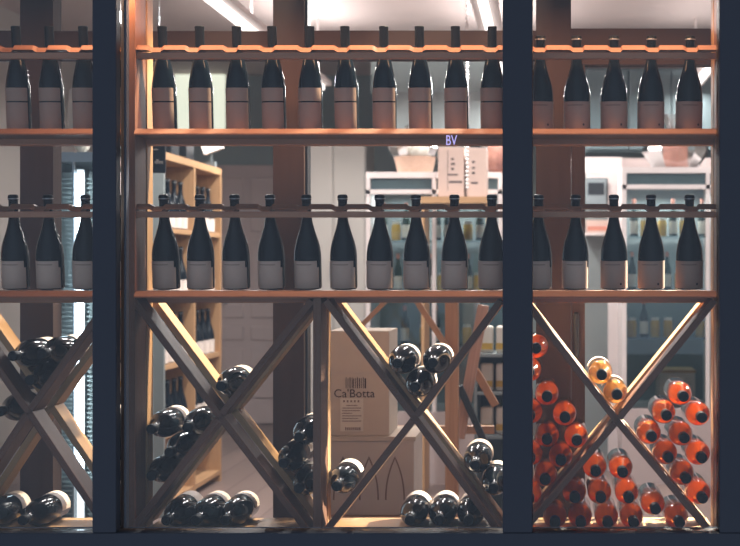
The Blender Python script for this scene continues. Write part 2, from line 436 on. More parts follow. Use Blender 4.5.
# ------------------------------------------------------------------ bottle kinds
def flute():
    o = thing('wine_bottle', '', 'wine bottle')
    finish('glass_body', lathe([(0.030, 0), (0.0375, 0.003), (0.039, 0.008), (0.039, 0.142), (0.0375, 0.157), (0.0342, 0.178), (0.029, 0.202),
                                (0.0235, 0.227), (0.0172, 0.254), (0.0148, 0.272), (0.0143, 0.285)], 30), M['dark_glass'], o, True)
    finish('capsule', lathe([(0.0146, 0.2755), (0.0152, 0.276), (0.0150, 0.331), (0.0155, 0.333), (0.0155, 0.339), (0.0140, 0.3405)], 24), M['capsule'], o, True)
    finish('label', arc(0.0391, 0.006, 0.0925, -172, -22), M['label_tan'], o, True)
    l = finish('upper_label', arc(0.0391, 0.097, 0.140, -172, -22), M['label_tan'], o, True)
    return o
def burgundy(name, cat, label_mat, tabbed=True, glass=None, cap='capsule', wine=None, lying=False):
    o = thing(name, '', cat)
    prof = [(0.030, 0), (0.041, 0.002), (0.0438, 0.008), (0.044, 0.108), (0.0432, 0.122), (0.0408, 0.140), (0.0365, 0.158), (0.0300, 0.178),
            (0.0232, 0.200), (0.0188, 0.218), (0.0160, 0.236), (0.0146, 0.256), (0.0140, 0.285)]
    if lying:
        prof = [(0.030, 0), (0.043, 0.002), (0.0463, 0.008), (0.0465, 0.150), (0.0458, 0.166), (0.0435, 0.183), (0.0390, 0.200), (0.0320, 0.217),
                (0.0245, 0.232), (0.0190, 0.245), (0.0160, 0.258), (0.0145, 0.270), (0.0140, 0.285)]
    finish('glass_body', lathe(prof, 30), glass or M['dark_glass'], o, True)
    finish('capsule', lathe([(0.0145, 0.262), (0.0150, 0.263), (0.0146, 0.292), (0.0165, 0.2935), (0.0168, 0.3035), (0.0150, 0.309), (0.010, 0.311)], 24), M[cap], o, True)
    if not lying:
        finish('foil_ring', lathe([(0.0169, 0.2958), (0.0171, 0.2962), (0.0171, 0.2992), (0.0169, 0.2996)], 24), M['foil'], o, True)
        lb = finish('label', arc(0.0441, 0.006, 0.0955, -176, -34 if tabbed else -10), label_mat, o, True)
        if tabbed: finish('label_tab', arc(0.0441, 0.006, 0.074, -33.6, -24, 4), label_mat, lb, True)
        finish('print_line', arc(0.0448, 0.083, 0.0845, -130, -60, 10, 0.0002), M['label_ink'], lb, True)
        if not tabbed: finish('print_mark', arc(0.0448, 0.017, 0.024, -62, -54, 3, 0.0002), M['label_ink'], lb, True)
    else:
        finish('label', arc(0.0466, 0.012, 0.085, -15, 195), label_mat, o, True)
    return o

GF = 'bottles on the upper shelf'
GL = 'bottles on the lower shelf'
def stand(kind, px, depth_base, zs, lean, label, group, top_h):
    """px: column of the cap; base stands deeper, the neck leans forward on to the rail"""
    k = lean
    xb = X(px, depth_base - math.sin(k) * top_h)
    return kind.put((xb, depth_base, zs + 0.0042), label, group, (k, 0, random.uniform(-0.12, 0.12)))
LEAN = math.radians(5.0)
kf = Kind(flute()); kb = Kind(burgundy('wine_bottle', 'wine bottle', M['label_grey']))
kb2 = Kind(burgundy('wine_bottle', 'wine bottle', M['label_tan'], tabbed=False))
def nth(i, n):
    words = ['first', 'second', 'third', 'fourth', 'fifth', 'sixth', 'seventh', 'eighth', 'ninth', 'tenth']
    return 'leftmost' if i == 0 else ('rightmost' if i == n - 1 else words[i] + ' from the left')
BASE_Y = 0.118
for nm, cols, kd, h in (('left', HI_L, kf, .3), ('middle', HI_M, kf, .3), ('right', HI_R, kb2, .28)):
    vis = [p for p in cols if p > 0]
    for p in vis:
        i = vis.index(p)
        desc = 'slim dark bottle, two-part label' if kd is kf else 'broad dark bottle, plain label'
        stand(kd, p, BASE_Y, SH1, LEAN, '%s, %s on upper shelf of %s bay' % (desc, nth(i, len(vis)), nm), GF + ', %s bay' % nm, h)
for nm, cols, kd, h in (('left', LO_L, kb, .28), ('middle', LO_M, kb, .28), ('right', LO_R[:2], kb, .28), ('right', LO_R[2:], kb2, .28)):
    vis = [p for p in (LO_R if nm == 'right' else cols) if p > 0]
    for p in cols:
        if p <= 0: continue
        i = vis.index(p)
        desc = 'round-shouldered dark bottle, ' + ('beige' if kd is kb else 'tan') + ' label'
        stand(kd, p, BASE_Y, SH2, LEAN, '%s, %s on lower shelf of %s bay' % (desc, nth(i, len(vis)), nm), GL + ', %s bay' % nm, h)

# bottles lying in the bins, necks towards the street
kl = Kind(burgundy('lying_wine_bottle', 'wine bottle', M['label_cream'], lying=True))
LY = 0.318                                    # depth of their bases
def lay(kind, px, py, label, group, roll=0.0):
    return kind.put((X(px), LY, Z(py)), label, group, (PI / 2, roll, 0))
LYING = [
 (11.12, 356.34, 'dark bottle lying left in the upper bin of the left bay, pale end lit', 'left'),
 (40.58, 353.64, 'dark bottle lying right in the upper bin of the left bay, against the cross board', 'left'),
 (28.18, 380.48, 'dark bottle lying lowest in the upper bin of the left bay, right in the crotch', 'left'),
 (-2.00, 412.00, 'dark bottle lying in the left bin of the left bay at the picture edge', 'left'),
 (21.00, 521.19, 'dark bottle lying on the floor of the left bay, right of two', 'left'),
 (-21.27, 521.19, 'dark bottle lying on the floor of the left bay at the left picture edge', 'left'),
 (219.98, 386.40, 'single dark bottle lying in the crotch of the middle bay\'s left upper bin', 'middle'),
 (149.97, 429.62, 'dark bottle with a cream band lying against the left post of the middle bay', 'middle'),
 (186.04, 427.92, 'topmost dark bottle lying along the rising board, middle bay\'s far left bin', 'middle'),
 (168.06, 453.00, 'middle dark bottle lying along the rising board, middle bay\'s far left bin', 'middle'),
 (149.97, 476.38, 'lowest dark bottle lying along the rising board, middle bay\'s far left bin', 'middle'),
 (164.94, 521.19, 'leftmost of three dark bottles on the rack floor, middle bay\'s left cross', 'middle'),
 (194.50, 521.19, 'middle of three dark bottles on the rack floor, middle bay\'s left cross', 'middle'),
 (224.06, 521.19, 'rightmost of three dark bottles on the rack floor, middle bay\'s left cross', 'middle'),
 (298.09, 437.50, 'topmost of three dark bottles piled against the left face of the divider', 'middle'),
 (282.82, 463.70, 'second highest of three dark bottles piled left of the divider, farthest left', 'middle'),
 (298.09, 489.01, 'lowest of three dark bottles piled against the left face of the divider', 'middle'),
 (396.89, 363.48, 'upper left of three dark bottles heaped in the V of the right cross, middle bay', 'middle'),
 (432.22, 362.96, 'upper right of three dark bottles heaped in the V of the right cross, middle bay', 'middle'),
 (414.34, 387.34, 'lowest of three dark bottles heaped in the V of the right cross, middle bay', 'middle'),
 (335.91, 487.00, 'single dark bottle with a cream band lying wedged right of the divider', 'middle'),
 (409.02, 521.19, 'leftmost of three dark bottles on the rack floor, middle bay\'s right cross', 'middle'),
 (438.58, 521.19, 'middle of three dark bottles on the rack floor, middle bay\'s right cross', 'middle'),
 (468.15, 521.19, 'rightmost of three dark bottles on the rack floor, middle bay\'s right cross', 'middle'),
 (474.87, 465.71, 'upper dark bottle with a cream band beside the centre mullion, on the falling board', 'middle'),
 (493.34, 488.79, 'lower dark bottle beside the centre mullion, half hidden by it', 'middle'),
]
for px, py, lab, g in LYING:
    lay(kl, px, py, lab, 'dark bottles lying in the bins of the %s bay' % g, random.uniform(-0.5, 0.5))

def rose(wine, banded):
    o = thing('rose_bottle', '', 'wine bottle')
    s = 0.0395 / 0.044
    prof = [(0.030, 0), (0.041, 0.002), (0.0438, 0.008), (0.044, 0.176), (0.0433, 0.190), (0.0408, 0.204), (0.0355, 0.220),
            (0.0285, 0.234), (0.0215, 0.246), (0.0172, 0.256), (0.0150, 0.266), (0.0142, 0.285)]
    finish('glass_body', lathe([(r * s, z) for r, z in prof], 28), M['rose_glass'], o, True)
    inner = [(0.034, 0.075), (0.0420, 0.078), (0.0430, 0.086)] + [(r - 0.0010, z) for r, z in prof if 0.1 < z < 0.26]
    finish('wine', lathe([(r * s, z) for r, z in inner], 28), M[wine], o, True)
    finish('capsule', lathe([(0.0160, 0.258), (0.0172, 0.259), (0.0176, 0.299), (0.0165, 0.304), (0.0085, 0.305)], 24), M['capsule'], o, True)
    if banded: finish('label', arc(0.0396, 0.012, 0.055, 5, 175), M['label_cream'], o, True)
    return o
kr = Kind(rose('rose_wine', False)); kg = Kind(rose('gold_wine', True))
def lay_rose(kind, px, py, label, group):
    return kind.put((X(px), 0.312, Z(py)), label, group, (PI / 2, random.uniform(-0.4, 0.4), 0))
lay_rose(kg, 602.05, 375.17, 'pale golden wine bottle with a cream band, upper of two in the V, right bay', 'golden bottles lying in the right bay')
lay_rose(kg, 617.33, 395.03, 'pale golden wine bottle lower in the V, right bay, right at the crossing', 'golden bottles lying in the right bay')
RO = {
 'left': [(536.01, 348.47), (528.99, 372.53), (547.00, 397.00), (530.00, 416.00), (565.00, 418.00), (547.00, 440.00), (577.00, 441.00), (530.00, 459.00), (561.00, 461.00), (545.06, 480.34), (528.91, 499.50)],
 'right': [(684.00, 397.00), (667.00, 416.00), (702.50, 418.00), (652.00, 437.00), (684.80, 438.63), (668.81, 457.93), (702.50, 458.50), (686.49, 479.09), (703.11, 498.99)],
 'floor': [(596.00, 472.00), (623.00, 473.00), (575.00, 498.50), (601.00, 498.50), (629.00, 498.50), (656.00, 510.00), (555.00, 523.44), (581.00, 523.44), (608.00, 523.44), (634.00, 523.44), (680.00, 523.44)],
}
RL = {
 'left': ['highest, half behind the centre mullion', 'second highest, mostly behind the centre mullion', 'third highest, clear of the mullion', 'left of the third highest, behind the mullion edge',
          'right of the mullion, level with the board crossing', 'middle of the heap, beneath the crossing level', 'farthest right, touching the rising board near the crossing', 'fourth against the mullion, partly hidden',
          'second down along the rising board', 'third down along the rising board', 'lowest, mostly behind the centre mullion'],
 'right': ['topmost of the pile', 'second row, left one', 'second row, right one at the post', 'farthest left, next to the crossing', 'third row, right one', 'second along the falling board',
           'at the right post beneath the third row', 'third along the falling board', 'lowest, in the corner by the right post'],
 'floor': ['top row, left one', 'top row, right one', 'middle row, leftmost', 'middle row, centre one', 'middle row, rightmost', 'alone in its row, above two floor bottles',
           'floor row, leftmost', 'floor row, second from the left', 'floor row, third from the left', 'floor row, fourth from the left', 'floor row, rightmost under the falling board'],
}
WH = {'left': 'left bin, right bay', 'right': 'right bin, right bay', 'floor': 'bottom bin, right bay'}
for k in RO:
    for (px, py), t in zip(RO[k], RL[k]):
        lay_rose(kr, px, py, 'orange bottle in %s: %s' % (WH[k], t), 'orange bottles lying in the ' + WH[k])

# violet lit letters hanging on the inside of the pane
o = finish('window_lettering', text_bm('BV', 0.036), M['violet'])
o.location = (X(451.5, -0.12), -0.128, Z(141, -0.12)); o.scale = (0.85, 1, 1.25)
bpy.context.view_layer.update()
tag(o, 'small glowing violet BV letters on the glass before the upper shelf', 'sign')

# ------------------------------------------------------------------ things in the shop behind
def at(px, py, d): return (X(px, d), d, Z(py, d))
# ceiling tubes
tp = thing('ceiling_light', '', 'ceiling light')
boxpart('housing', M['white_paint'], tp, -0.07, 0.07, -0.7, 0.7, 0.036, 0.07)
for yy in (-0.5, 0.5): boxpart('stem', M['white_paint'], tp, -0.006, 0.006, yy - 0.006, yy + 0.006, 0.07, CEIL - TUBE_Z)
boxpart('tube', M['tube'], tp, -0.022, 0.022, -0.66, 0.66, 0.0, 0.034)
kt = Kind(tp)
names = ['near left', 'far left', 'near middle', 'far middle', 'near right', 'far right']
for (tx, ty), n in zip(TUBES, names):
    kt.put((tx, ty, TUBE_Z), 'long white tube light on the ceiling, %s of six' % n, 'ceiling tube lights')
# track spots
sp = thing('track_spotlight', '', 'spotlight')
boxpart('mount', M['white_paint'], sp, -0.012, 0.012, -0.012, 0.012, 0.171, 0.28)
q = finish('lamp_head', lathe([(0.03, 0.0), (0.045, 0.01), (0.045, 0.12), (0.03, 0.14)], 18), M['white_paint'], sp, True)
q.location = (0, 0, 0.03)
ks = Kind(sp)
for (sx, sy), n in zip(SPOTS, ['leftmost', 'second from the left', 'third from the left', 'added set-back right one', 'added set-back left one']):
    ks.put((sx, sy, 3.12), 'white ceiling spotlight aimed at the rack, %s of five' % n, 'ceiling spotlights')

wsp = thing('added_wall_spotlight', 'added white spotlight on the right wall aimed at the orange bottles', 'spotlight', (2.1, 2.02, 2.36))  # added out-of-view housing for the spot that brightens the orange bottles
boxpart('bracket', M['white_paint'], wsp, 2.06, 2.2, 2.0, 2.03, 2.36, 2.40)
q = finish('lamp_head', lathe([(0.03, 0.0), (0.045, 0.01), (0.045, 0.10), (0.03, 0.11)], 18), M['white_paint'], wsp, True)
q.location = (-0.04, -0.035, 0.02); q.rotation_euler = (Vector((2.02, 1.95, 2.36)) - Vector((0.17, 0.17, 0.97))).to_track_quat('Z', 'Y').to_euler()
# carton with the winery name, standing on crates
y = 0.95
b = thing('crate', 'pale wooden wine crate with pointed arches under the carton with the barcode', 'crate', at(372, 515, y))
boxpart('crate_body', M['cardboard_grey'], b, X(328, y), X(414, y), y, y + 0.34, Z(515, y), Z(441, y), 0.003)
boxpart('lid', M['cardboard'], b, X(326, y), X(416, y), y - 0.004, y + 0.345, Z(441, y), Z(436.5, y), 0.002)
for cx in (343, 369, 395):
    bm = bmesh.new()
    for sgn in (-1, 1):
        pr = None
        for i in range(13):
            u = i / 12; hx = 10 * (1 - u ** 2.2); pz = 500 - 44 * u if u > .35 else 500 - 44 * u
            v = (X(cx + sgn * hx, y), y - 0.002, Z(pz, y)); v2 = (X(cx + sgn * max(0, hx - 1.6), y), y - 0.002, Z(pz, y))
            cur = (bm.verts.new(v), bm.verts.new(v2), bm.verts.new((v[0], y, v[2])), bm.verts.new((v2[0], y, v2[2])))
            if pr: bm.faces.new((pr[0], cur[0], cur[1], pr[1])); bm.faces.new((pr[0], pr[2], cur[2], cur[0])); bm.faces.new((pr[1], cur[1], cur[3], pr[3]))
            pr = cur
    f = finish('printed_arch', bm, M['ink_pale'], b); f.location = rel(b, (0, 0, 0))
bench = thing('low_bench', 'low wooden bench carrying the crate behind the rack', 'bench', (X(372, y), y + 0.2, 0))
zt = Z(515, y)
boxpart('bench_top', M['oldwood'], bench, X(320, y), X(440, y), y - 0.03, y + 0.42, zt - 0.032, zt - 0.001)
for lx in (324, 434):
    for ly in (y, y + 0.36):
        boxpart('leg', M['oldwood'], bench, X(lx, y) - 0.025, X(lx, y) + 0.025, ly, ly + 0.05, 0, zt - 0.033)
c = thing('carton', 'brown carton with the name Ca\'Botta, a barcode and a white label', 'carton', at(358, 436, y))
boxpart('box', M['cardboard'], c, X(328, y), X(389, y), y + 0.01, y + 0.29, Z(436.2, y), Z(331, y), 0.003)
boxpart('tape_seam', M['cardboard_grey'], c, X(329, y), X(388, y), y + 0.0085, y + 0.0105, Z(373.6, y), Z(372.4, y))
bm = bmesh.new(); random.seed(3); xx = 345.5
while xx < 366.5:
    wd = random.choice((0.5, 0.8, 1.3)); add_box(bm, X(xx, y), X(xx + wd, y), y + 0.007, y + 0.01, Z(388.5, y), Z(378.5 - random.choice((0, 0, 1)), y)); xx += wd + random.choice((0.6, 0.9, 1.4))
f = finish('barcode', bm, M['ink'], c); f.location = rel(c, (0, 0, 0))
f = finish('printed_name', text_bm("Ca'Botta", 0.046), M['ink'], c); f.location = rel(c, (X(354, y), y + 0.008, Z(394, y)))
lb = boxpart('paper_label', M['white_pack'], c, X(340, y), X(363, y), y + 0.007, y + 0.01, Z(431.5, y), Z(398.5, y))
bm = bmesh.new()
for i in range(5): add_box(bm, X(343 + i * 3.6, y), X(344.6 + i * 3.6, y), y + 0.0055, y + 0.0068, Z(402.4, y), Z(400.4, y))
for j, (l0, l1) in enumerate(((346, 357), (342, 361), (342, 360), (342, 352), (342, 361), (342, 358), (342, 361))):
    add_box(bm, X(l0, y), X(l1, y), y + 0.0055, y + 0.0068, Z(406 + j * 2.6, y), Z(405.3 + j * 2.6, y))
for i in range(8): add_box(bm, X(345 + i * 2, y), X(346.2 + i * 2, y), y + 0.0055, y + 0.0068, Z(430.5, y), Z(427.5, y))
f = finish('fine_print', bm, M['ink_pale'], lb); 
f.parent = lb; f.matrix_parent_inverse = Matrix.Identity(4)
bpy.context.view_layer.update()
f.matrix_parent_inverse = lb.matrix_world.inverted()

# timber display stand right of the carton: post, braces and leaning boards
y = 1.6
t = thing('display_stand', 'rough timber display stand with a square post and slanting braces behind the heap of bottles', 'stand', (X(452, y), y, 0))
boxpart('post', M['oldwood'], t, X(445, y), X(458, y), y, y + 0.07, 0, Z(296, y) + .1, 0.003)
beam('brace', M['oldwood'], t, (X(414, y), Z(296, y)), (X(456, y), Z(360, y)), 0.025, y - 0.035, y - 0.003)
beam('brace', M['black'], t, (X(458, y), Z(388, y)), (X(484, y), Z(446, y)), 0.03, y + 0.075, y + 0.11)
beam('plank', M['pinkwood'], t, (X(457, y), Z(442, y)), (X(482, y), Z(306, y)), 0.05, y + 0.12, y + 0.16)
beam('plank', M['oldwood'], t, (X(472, y), Z(372, y)), (X(494, y), Z(410, y)), 0.035, y + 0.17, y + 0.2)
beam('brace', M['oldwood'], t, (X(356, y), Z(330, y)), (X(386, y), Z(300, y)), 0.02, y + 0.03, y + 0.06)
boxpart('rail', M['oldwood'], t, X(350, y), X(492, y), y + 0.21, y + 0.25, Z(440, y), Z(432, y))
boxpart('rail', M['oldwood'], t, X(350, y), X(492, y), y + 0.075, y + 0.11, Z(300, y), Z(294, y))

# shelving with packets at right of the stand
y = 3.0
s = thing('shelf_unit', 'open grey shelving with packets right of the timber display stand', 'shelves', (X(490, y), y, 0))
for px in (474, 528): boxpart('upright', M['teal'], s, X(px, y), X(px + 3, y), y, y + 0.35, 0, Z(302, y), 0.002)
SHY = (354, 392, 436)
for py in SHY: boxpart('shelf', M['teal'], s, X(477, y) + .001, X(528, y) - .001, y, y + 0.35, Z(py + 3, y), Z(py, y))
boxpart('back_panel', M['teal_dark'], s, X(477, y), X(528, y), y + 0.352, y + 0.37, 0, Z(302, y))
pk = thing('packet', '', 'packet')
boxpart('bag', M['white_pack'], pk, -0.035, 0.035, -0.03, 0.03, 0, 0.15, 0.012)
boxpart('printed_band', M['yellow_pack'], pk, -0.0355, 0.0355, -0.0335, -0.031, 0.02, 0.055)
kp = Kind(pk)
for j, py in enumerate(SHY):
    for i, px in enumerate((487, 502.5, 518)):
        kp.put((X(px, y + 0.1), y + 0.1, Z(py, y) + 0.001), 'white packet with yellow band, %s on %s shelf of open shelving' % (('left', 'middle', 'right')[i], ('top', 'middle', 'bottom')[j]), 'packets on the open shelving', (0, 0, (i - 1) * .1))

# glass-fronted coolers with white frames
def cooler(label, x0, x1, ytop, d, deep=0.6, posts=(), base=412):
    o = thing('display_cooler', label, 'display cooler', (X((x0 + x1) / 2, d), d, 0), group='white framed display coolers')
    zt = Z(ytop, d); zb = Z(base, d); xa, xb = X(x0, d), X(x1, d)
    boxpart('top_board', M['white_paint'], o, xa, xb, d, d + deep, Z(ytop + 6, d), zt)
    boxpart('vent_panel', M['teal_dark'], o, xa + .02, xb - .02, d + 0.03, d + 0.05, Z(ytop + 17.5, d), Z(ytop + 6, d))
    boxpart('door_head', M['white_paint'], o, xa, xb, d, d + 0.04, Z(ytop + 22, d), Z(ytop + 17.5, d))
    for px in posts: boxpart('door_post', M['white_paint'], o, X(px[0], d), X(px[1], d), d, d + 0.04, zb, Z(ytop + 6, d))
    boxpart('back_panel', M['teal'], o, xa, xb, d + deep, d + deep + 0.03, zb, zt)
    boxpart('side_panel', M['white_paint'], o, xa, xa + 0.02, d + 0.045, d + deep - .002, zb, Z(ytop + 6, d))
    boxpart('side_panel', M['white_paint'], o, xb - 0.02, xb, d + 0.045, d + deep - .002, zb, Z(ytop + 6, d))
    boxpart('base', M['pink_paint'], o, xa, xb, d, d + deep, 0, zb)
    boxpart('glass_door', M['cooler_glass'], o, xa + .021, xb - .021, d + 0.052, d + 0.06, zb, Z(ytop + 22, d))
    return o
dA = 5.0
cooler('long white framed display cooler behind the middle bay, basket and cartons on top', 366, 502, 172, dA, 0.6, ((366, 370), (432, 436), (498, 502)))
dB = 5.0
cooler('white framed display cooler behind the right bay, right of the white door', 622, 716, 167, dB, 0.6, ((622, 626.5), (706, 710)), 409)
def glass_shelf(x0, x1, py, d, label):
    o = boxpart('glass_shelf', M['shelf_glass'], None, X(x0, d), X(x1, d), d + 0.08, d + 0.56, Z(py, d) - 0.012, Z(py, d))
    return tag(o, label, 'shelf')
for cx, cd, ww in ((434, dA, 0.85), (668, dB, 0.5)):        # added fill lights without fixtures, brighten the coolers' insides
    area('cooler_fill_light', (X(cx, cd), cd + 0.3, Z(193, cd)), (0, 0, 0), ww, 0.3, 8, (0.97, 1.0, 1.0))
gs = [glass_shelf(371, 497, 240, dA, 'upper glass shelf inside the cooler behind the middle bay'),
      glass_shelf(371, 497, 292, dA, 'middle glass shelf inside the cooler behind the middle bay'),
      glass_shelf(371, 497, 345, dA, 'lower glass shelf inside the cooler behind the middle bay'),
      glass_shelf(628, 710, 236, dB, 'top glass shelf inside the cooler behind the right bay'),
      glass_shelf(628, 710, 290, dB, 'middle glass shelf inside the cooler behind the right bay'),
      glass_shelf(628, 710, 338, dB, 'bottom glass shelf inside the cooler behind the right bay')]
sb = thing('small_bottle', '', 'bottle')
finish('glass_body', lathe([(0.028, 0), (0.030, 0.004), (0.030, 0.14), (0.026, 0.165), (0.013, 0.20), (0.0120, 0.25)], 16), M['green_glass'], sb, True)
finish('cap', lathe([(0.0135, 0.235), (0.0135, 0.27)], 12), M['gift'], sb, True)
finish('label', arc(0.0302, 0.02, 0.11, -170, -10, 10), M['white_pack'], sb, True)
kS = Kind(sb)
jr = thing('jar', '', 'jar')
finish('glass_body', lathe([(0.031, 0), (0.033, 0.005), (0.033, 0.10), (0.027, 0.115)], 16), M['yellow_pack'], jr, True)
finish('lid', lathe([(0.029, 0.1155), (0.029, 0.135)], 16), M['white_pack'], jr, True)
kJ = Kind(jr)
def row(d, cols, py, where):
    for i, (px, k) in enumerate(cols):
        kind = kS if k == 'b' else kJ
        kind.put((X(px, d + 0.2), d + 0.2, Z(py, d) + 0.001), '%s, %s on %s' % ('green bottle' if k == 'b' else 'yellow jar', nth(i, len(cols)), where), 'goods in the coolers')
row(dA, [(383, 'b'), (396, 'j'), (406, 'b'), (424, 'j'), (437, 'b'), (448, 'b'), (468, 'j'), (480, 'b')], 240, 'upper glass shelf behind middle bay')
row(dA, [(378, 'b'), (398, 'b'), (410, 'j'), (431, 'b'), (442, 'j'), (468, 'b'), (478, 'j'), (490, 'b')], 292, 'middle glass shelf behind middle bay')
row(dA, [(405, 'b'), (424, 'j'), (436, 'b'), (467, 'j')], 345, 'lower glass shelf behind middle bay')
row(dB, [(634, 'b'), (645, 'j'), (662, 'j'), (673, 'b'), (684, 'j'), (702, 'b')], 236, 'top glass shelf behind right bay')
row(dB, [(632, 'b'), (667, 'b'), (679, 'j')], 290, 'middle glass shelf behind right bay')
row(dB, [(632, 'j'), (644, 'b'), (655, 'j'), (668, 'j'), (700, 'j')], 338, 'bottom glass shelf behind right bay')
cr = thing('crate', 'small wooden crate standing at the foot of the cooler behind the right bay', 'crate', (X(679, dB), dB + .2, Z(391, dB)))
cr.location.z = Z(409, dB)
boxpart('crate_box', M['cardboard'], cr, X(661, dB), X(697, dB), dB + 0.12, dB + 0.45, Z(408.8, dB), Z(374, dB))
boxpart('top_rim', M['pine'], cr, X(660, dB), X(698, dB), dB + 0.115, dB + 0.455, Z(374, dB), Z(371.5, dB))

# on top of the coolers
zA = Z(172, dA) + 0.001
bk = thing('wicker_basket', 'round wicker gift basket wrapped in clear film on the middle cooler', 'basket', (X(411, dA), dA + 0.28, zA))
finish('basket', lathe([(0.10, 0), (0.125, 0.01), (0.15, 0.12), (0.155, 0.125), (0.145, 0.125), (0.12, 0.02)], 24, True, True), M['wicker'], bk, True)
bm = lathe([(0.16, 0.13), (0.19, 0.19), (0.13, 0.26), (0.04, 0.31), (0.09, 0.37)], 14, False, False)
for v in bm.verts: v.co *= random.uniform(0.92, 1.08)
finish('film_wrap', bm, M['cellophane'], bk)
bm = bmesh.new()
for i in range(5): 
    r_ = bmesh.ops.create_icosphere(bm, subdivisions=2, radius=0.05)
    bmesh.ops.translate(bm, verts=r_['verts'], vec=(0.07 * math.cos(i * 1.26), 0.07 * math.sin(i * 1.26), 0.16))
finish('contents', bm, M['white_pack'], bk, True)
def carton(x0, x1, py, d, z0, label, mat, marks):
    o = thing('carton', label, 'carton', (X((x0 + x1) / 2, d), d, z0), group='pale cartons on the cooler')
    boxpart('box', mat, o, X(x0, d), X(x1, d), d, d + 0.3, z0, Z(py, d), 0.004)
    bm = bmesh.new()
    for (a, b_, c_, e) in marks: add_box(bm, X(a, d), X(b_, d), d - 0.002, d, Z(e, d), Z(c_, d))
    f = finish('printed_marks', bm, M['ink'], o); f.location = rel(o, (0, 0, 0))
zs_ = Z(197, 4.55)
tb = thing('counter', 'wooden counter board in front of the middle cooler carrying pale cartons', 'counter', (X(455, 4.5), 4.7, 0))
boxpart('counter_top', M['pine'], tb, X(420, 4.5), X(490, 4.5), 4.5, 4.95, Z(203, 4.5), Z(196.5, 4.5))
for px in (421, 486): boxpart('leg', M['pine'], tb, X(px, 4.5), X(px + 3, 4.5), 4.52, 4.9, 0, Z(203.2, 4.5))
zc = Z(196.5, 4.5) + 0.001
carton(438, 464, 147, 4.56, zc, 'pale pink carton with small printed marks beside the wrapped basket', M['cardboard_pale'], ((451, 454, 158, 160), (451, 455, 163, 165), (451, 454, 168, 170), (448, 458, 174, 175.5), (449, 462, 181, 183), (447.5, 448, 150, 190)))
carton(467, 486, 148, 4.56, zc, 'narrower pale carton right of the printed one, near the centre mullion', M['cardboard_pale'], ((472, 475, 161, 163), (472, 475, 167, 169), (472, 475, 172, 174), (471, 478, 182, 184)))
gf = thing('gift_bundle', 'orange gift bundle wrapped in film at the right end of the middle cooler', 'gift', (X(496, dA), dA + 0.2, zA))
bm = bmesh.new(); bmesh.ops.create_icosphere(bm, subdivisions=3, radius=0.1)
for v in bm.verts: v.co = Vector((v.co.x, v.co.y, v.co.z * 1.25 + 0.122)) * random.uniform(0.97, 1.03)
finish('gift_body', bm, M['gift'], gf, True)
finish('film_wrap', lathe([(0.12, 0.02), (0.14, 0.14), (0.10, 0.25), (0.03, 0.31), (0.08, 0.36)], 12, False, False), M['cellophane'], gf)
zB = Z(167, dB) + 0.001
gb = thing('gift_bundle', 'clear wrapped gift bundle with a pinkish jar on the right cooler', 'gift', (X(678, dB), dB + 0.2, zB))
finish('film_wrap', lathe([(0.16, 0.0), (0.24, 0.12), (0.22, 0.22), (0.07, 0.30), (0.14, 0.38)], 12, False, False), M['cellophane'], gb)
finish('gift_body', lathe([(0.07, 0.002), (0.09, 0.02), (0.09, 0.17), (0.05, 0.20)], 18), M['gift'], gb, True)

# white panelled doors and frames behind the right bay
dC = 5.6
pd = structure(boxpart('trim_9', M['white_paint'], None, X(560, dC), X(622, dC), dC, dC + 0.05, Z(173, dC), Z(157, dC)))
structure(boxpart('trim_10', M['white_paint'], None, X(608, dC), X(621, dC), dC, dC + 0.05, 0, Z(173, dC)))
structure(boxpart('trim_11', M['teal'], None, X(560, dC), X(608, dC), dC + 0.03, dC + 0.05, 0, Z(173, dC)))
structure(boxpart('trim_12', M['white_paint'], None, X(586, dC), X(609, dC), dC + 0.005, dC + 0.03, Z(178, dC), Z(172.5, dC)))
structure(boxpart('trim_13', M['pink_paint'], None, X(622, dC), X(712, dC), dC + 0.02, dC + 0.05, Z(167, dC), Z(158, dC)))
op = thing('oven', 'dark oven front set in the white frame behind the right bay', 'oven', (X(596, dC), dC, Z(206, dC)))
boxpart('oven_front', M['steel'], op, X(586, dC), X(606, dC), dC - 0.03, dC + 0.028, Z(206, dC), Z(179, dC), 0.003)
boxpart('oven_glass', M['black'], op, X(588, dC), X(604, dC), dC - 0.036, dC - 0.031, Z(195, dC), Z(183, dC))
bx = thing('carton', 'small pink and white carton below the oven behind the right bay', 'carton', (X(595, dC), dC - .2, Z(233, dC)))
boxpart('box', M['cardboard_pale'], bx, X(586, dC), X(607, dC), dC - 0.15, dC + 0.02, Z(233, dC), Z(221, dC))
boxpart('printed_band', M['gift'], bx, X(587, dC), X(606, dC), dC - 0.154, dC - 0.151, Z(231, dC), Z(227, dC))
sl = boxpart('wall_shelf', M['white_paint'], None, X(584, dC), X(609, dC), dC - 0.2, dC + 0.028, Z(236, dC), Z(233.2, dC))
tag(sl, 'short white wall shelf under the small pink carton', 'shelf')
# wall cupboard above
cu = thing('wall_cupboard', 'teal wall cupboard under the ceiling behind the right bay', 'cupboard', (X(640, 5.9), 5.9, Z(156, 5.9)))
boxpart('cupboard_body', M['cupboard'], cu, X(586, 5.9), X(716, 5.9), 5.93, 6.3, Z(152, 5.9), Z(68, 5.9))
for a, b_ in ((586, 628), (629, 671), (672, 715)):
    boxpart('cupboard_door', M['cupboard'], cu, X(a, 5.9), X(b_, 5.9), 5.9, 5.928, Z(150, 5.9), Z(70, 5.9), 0.006)
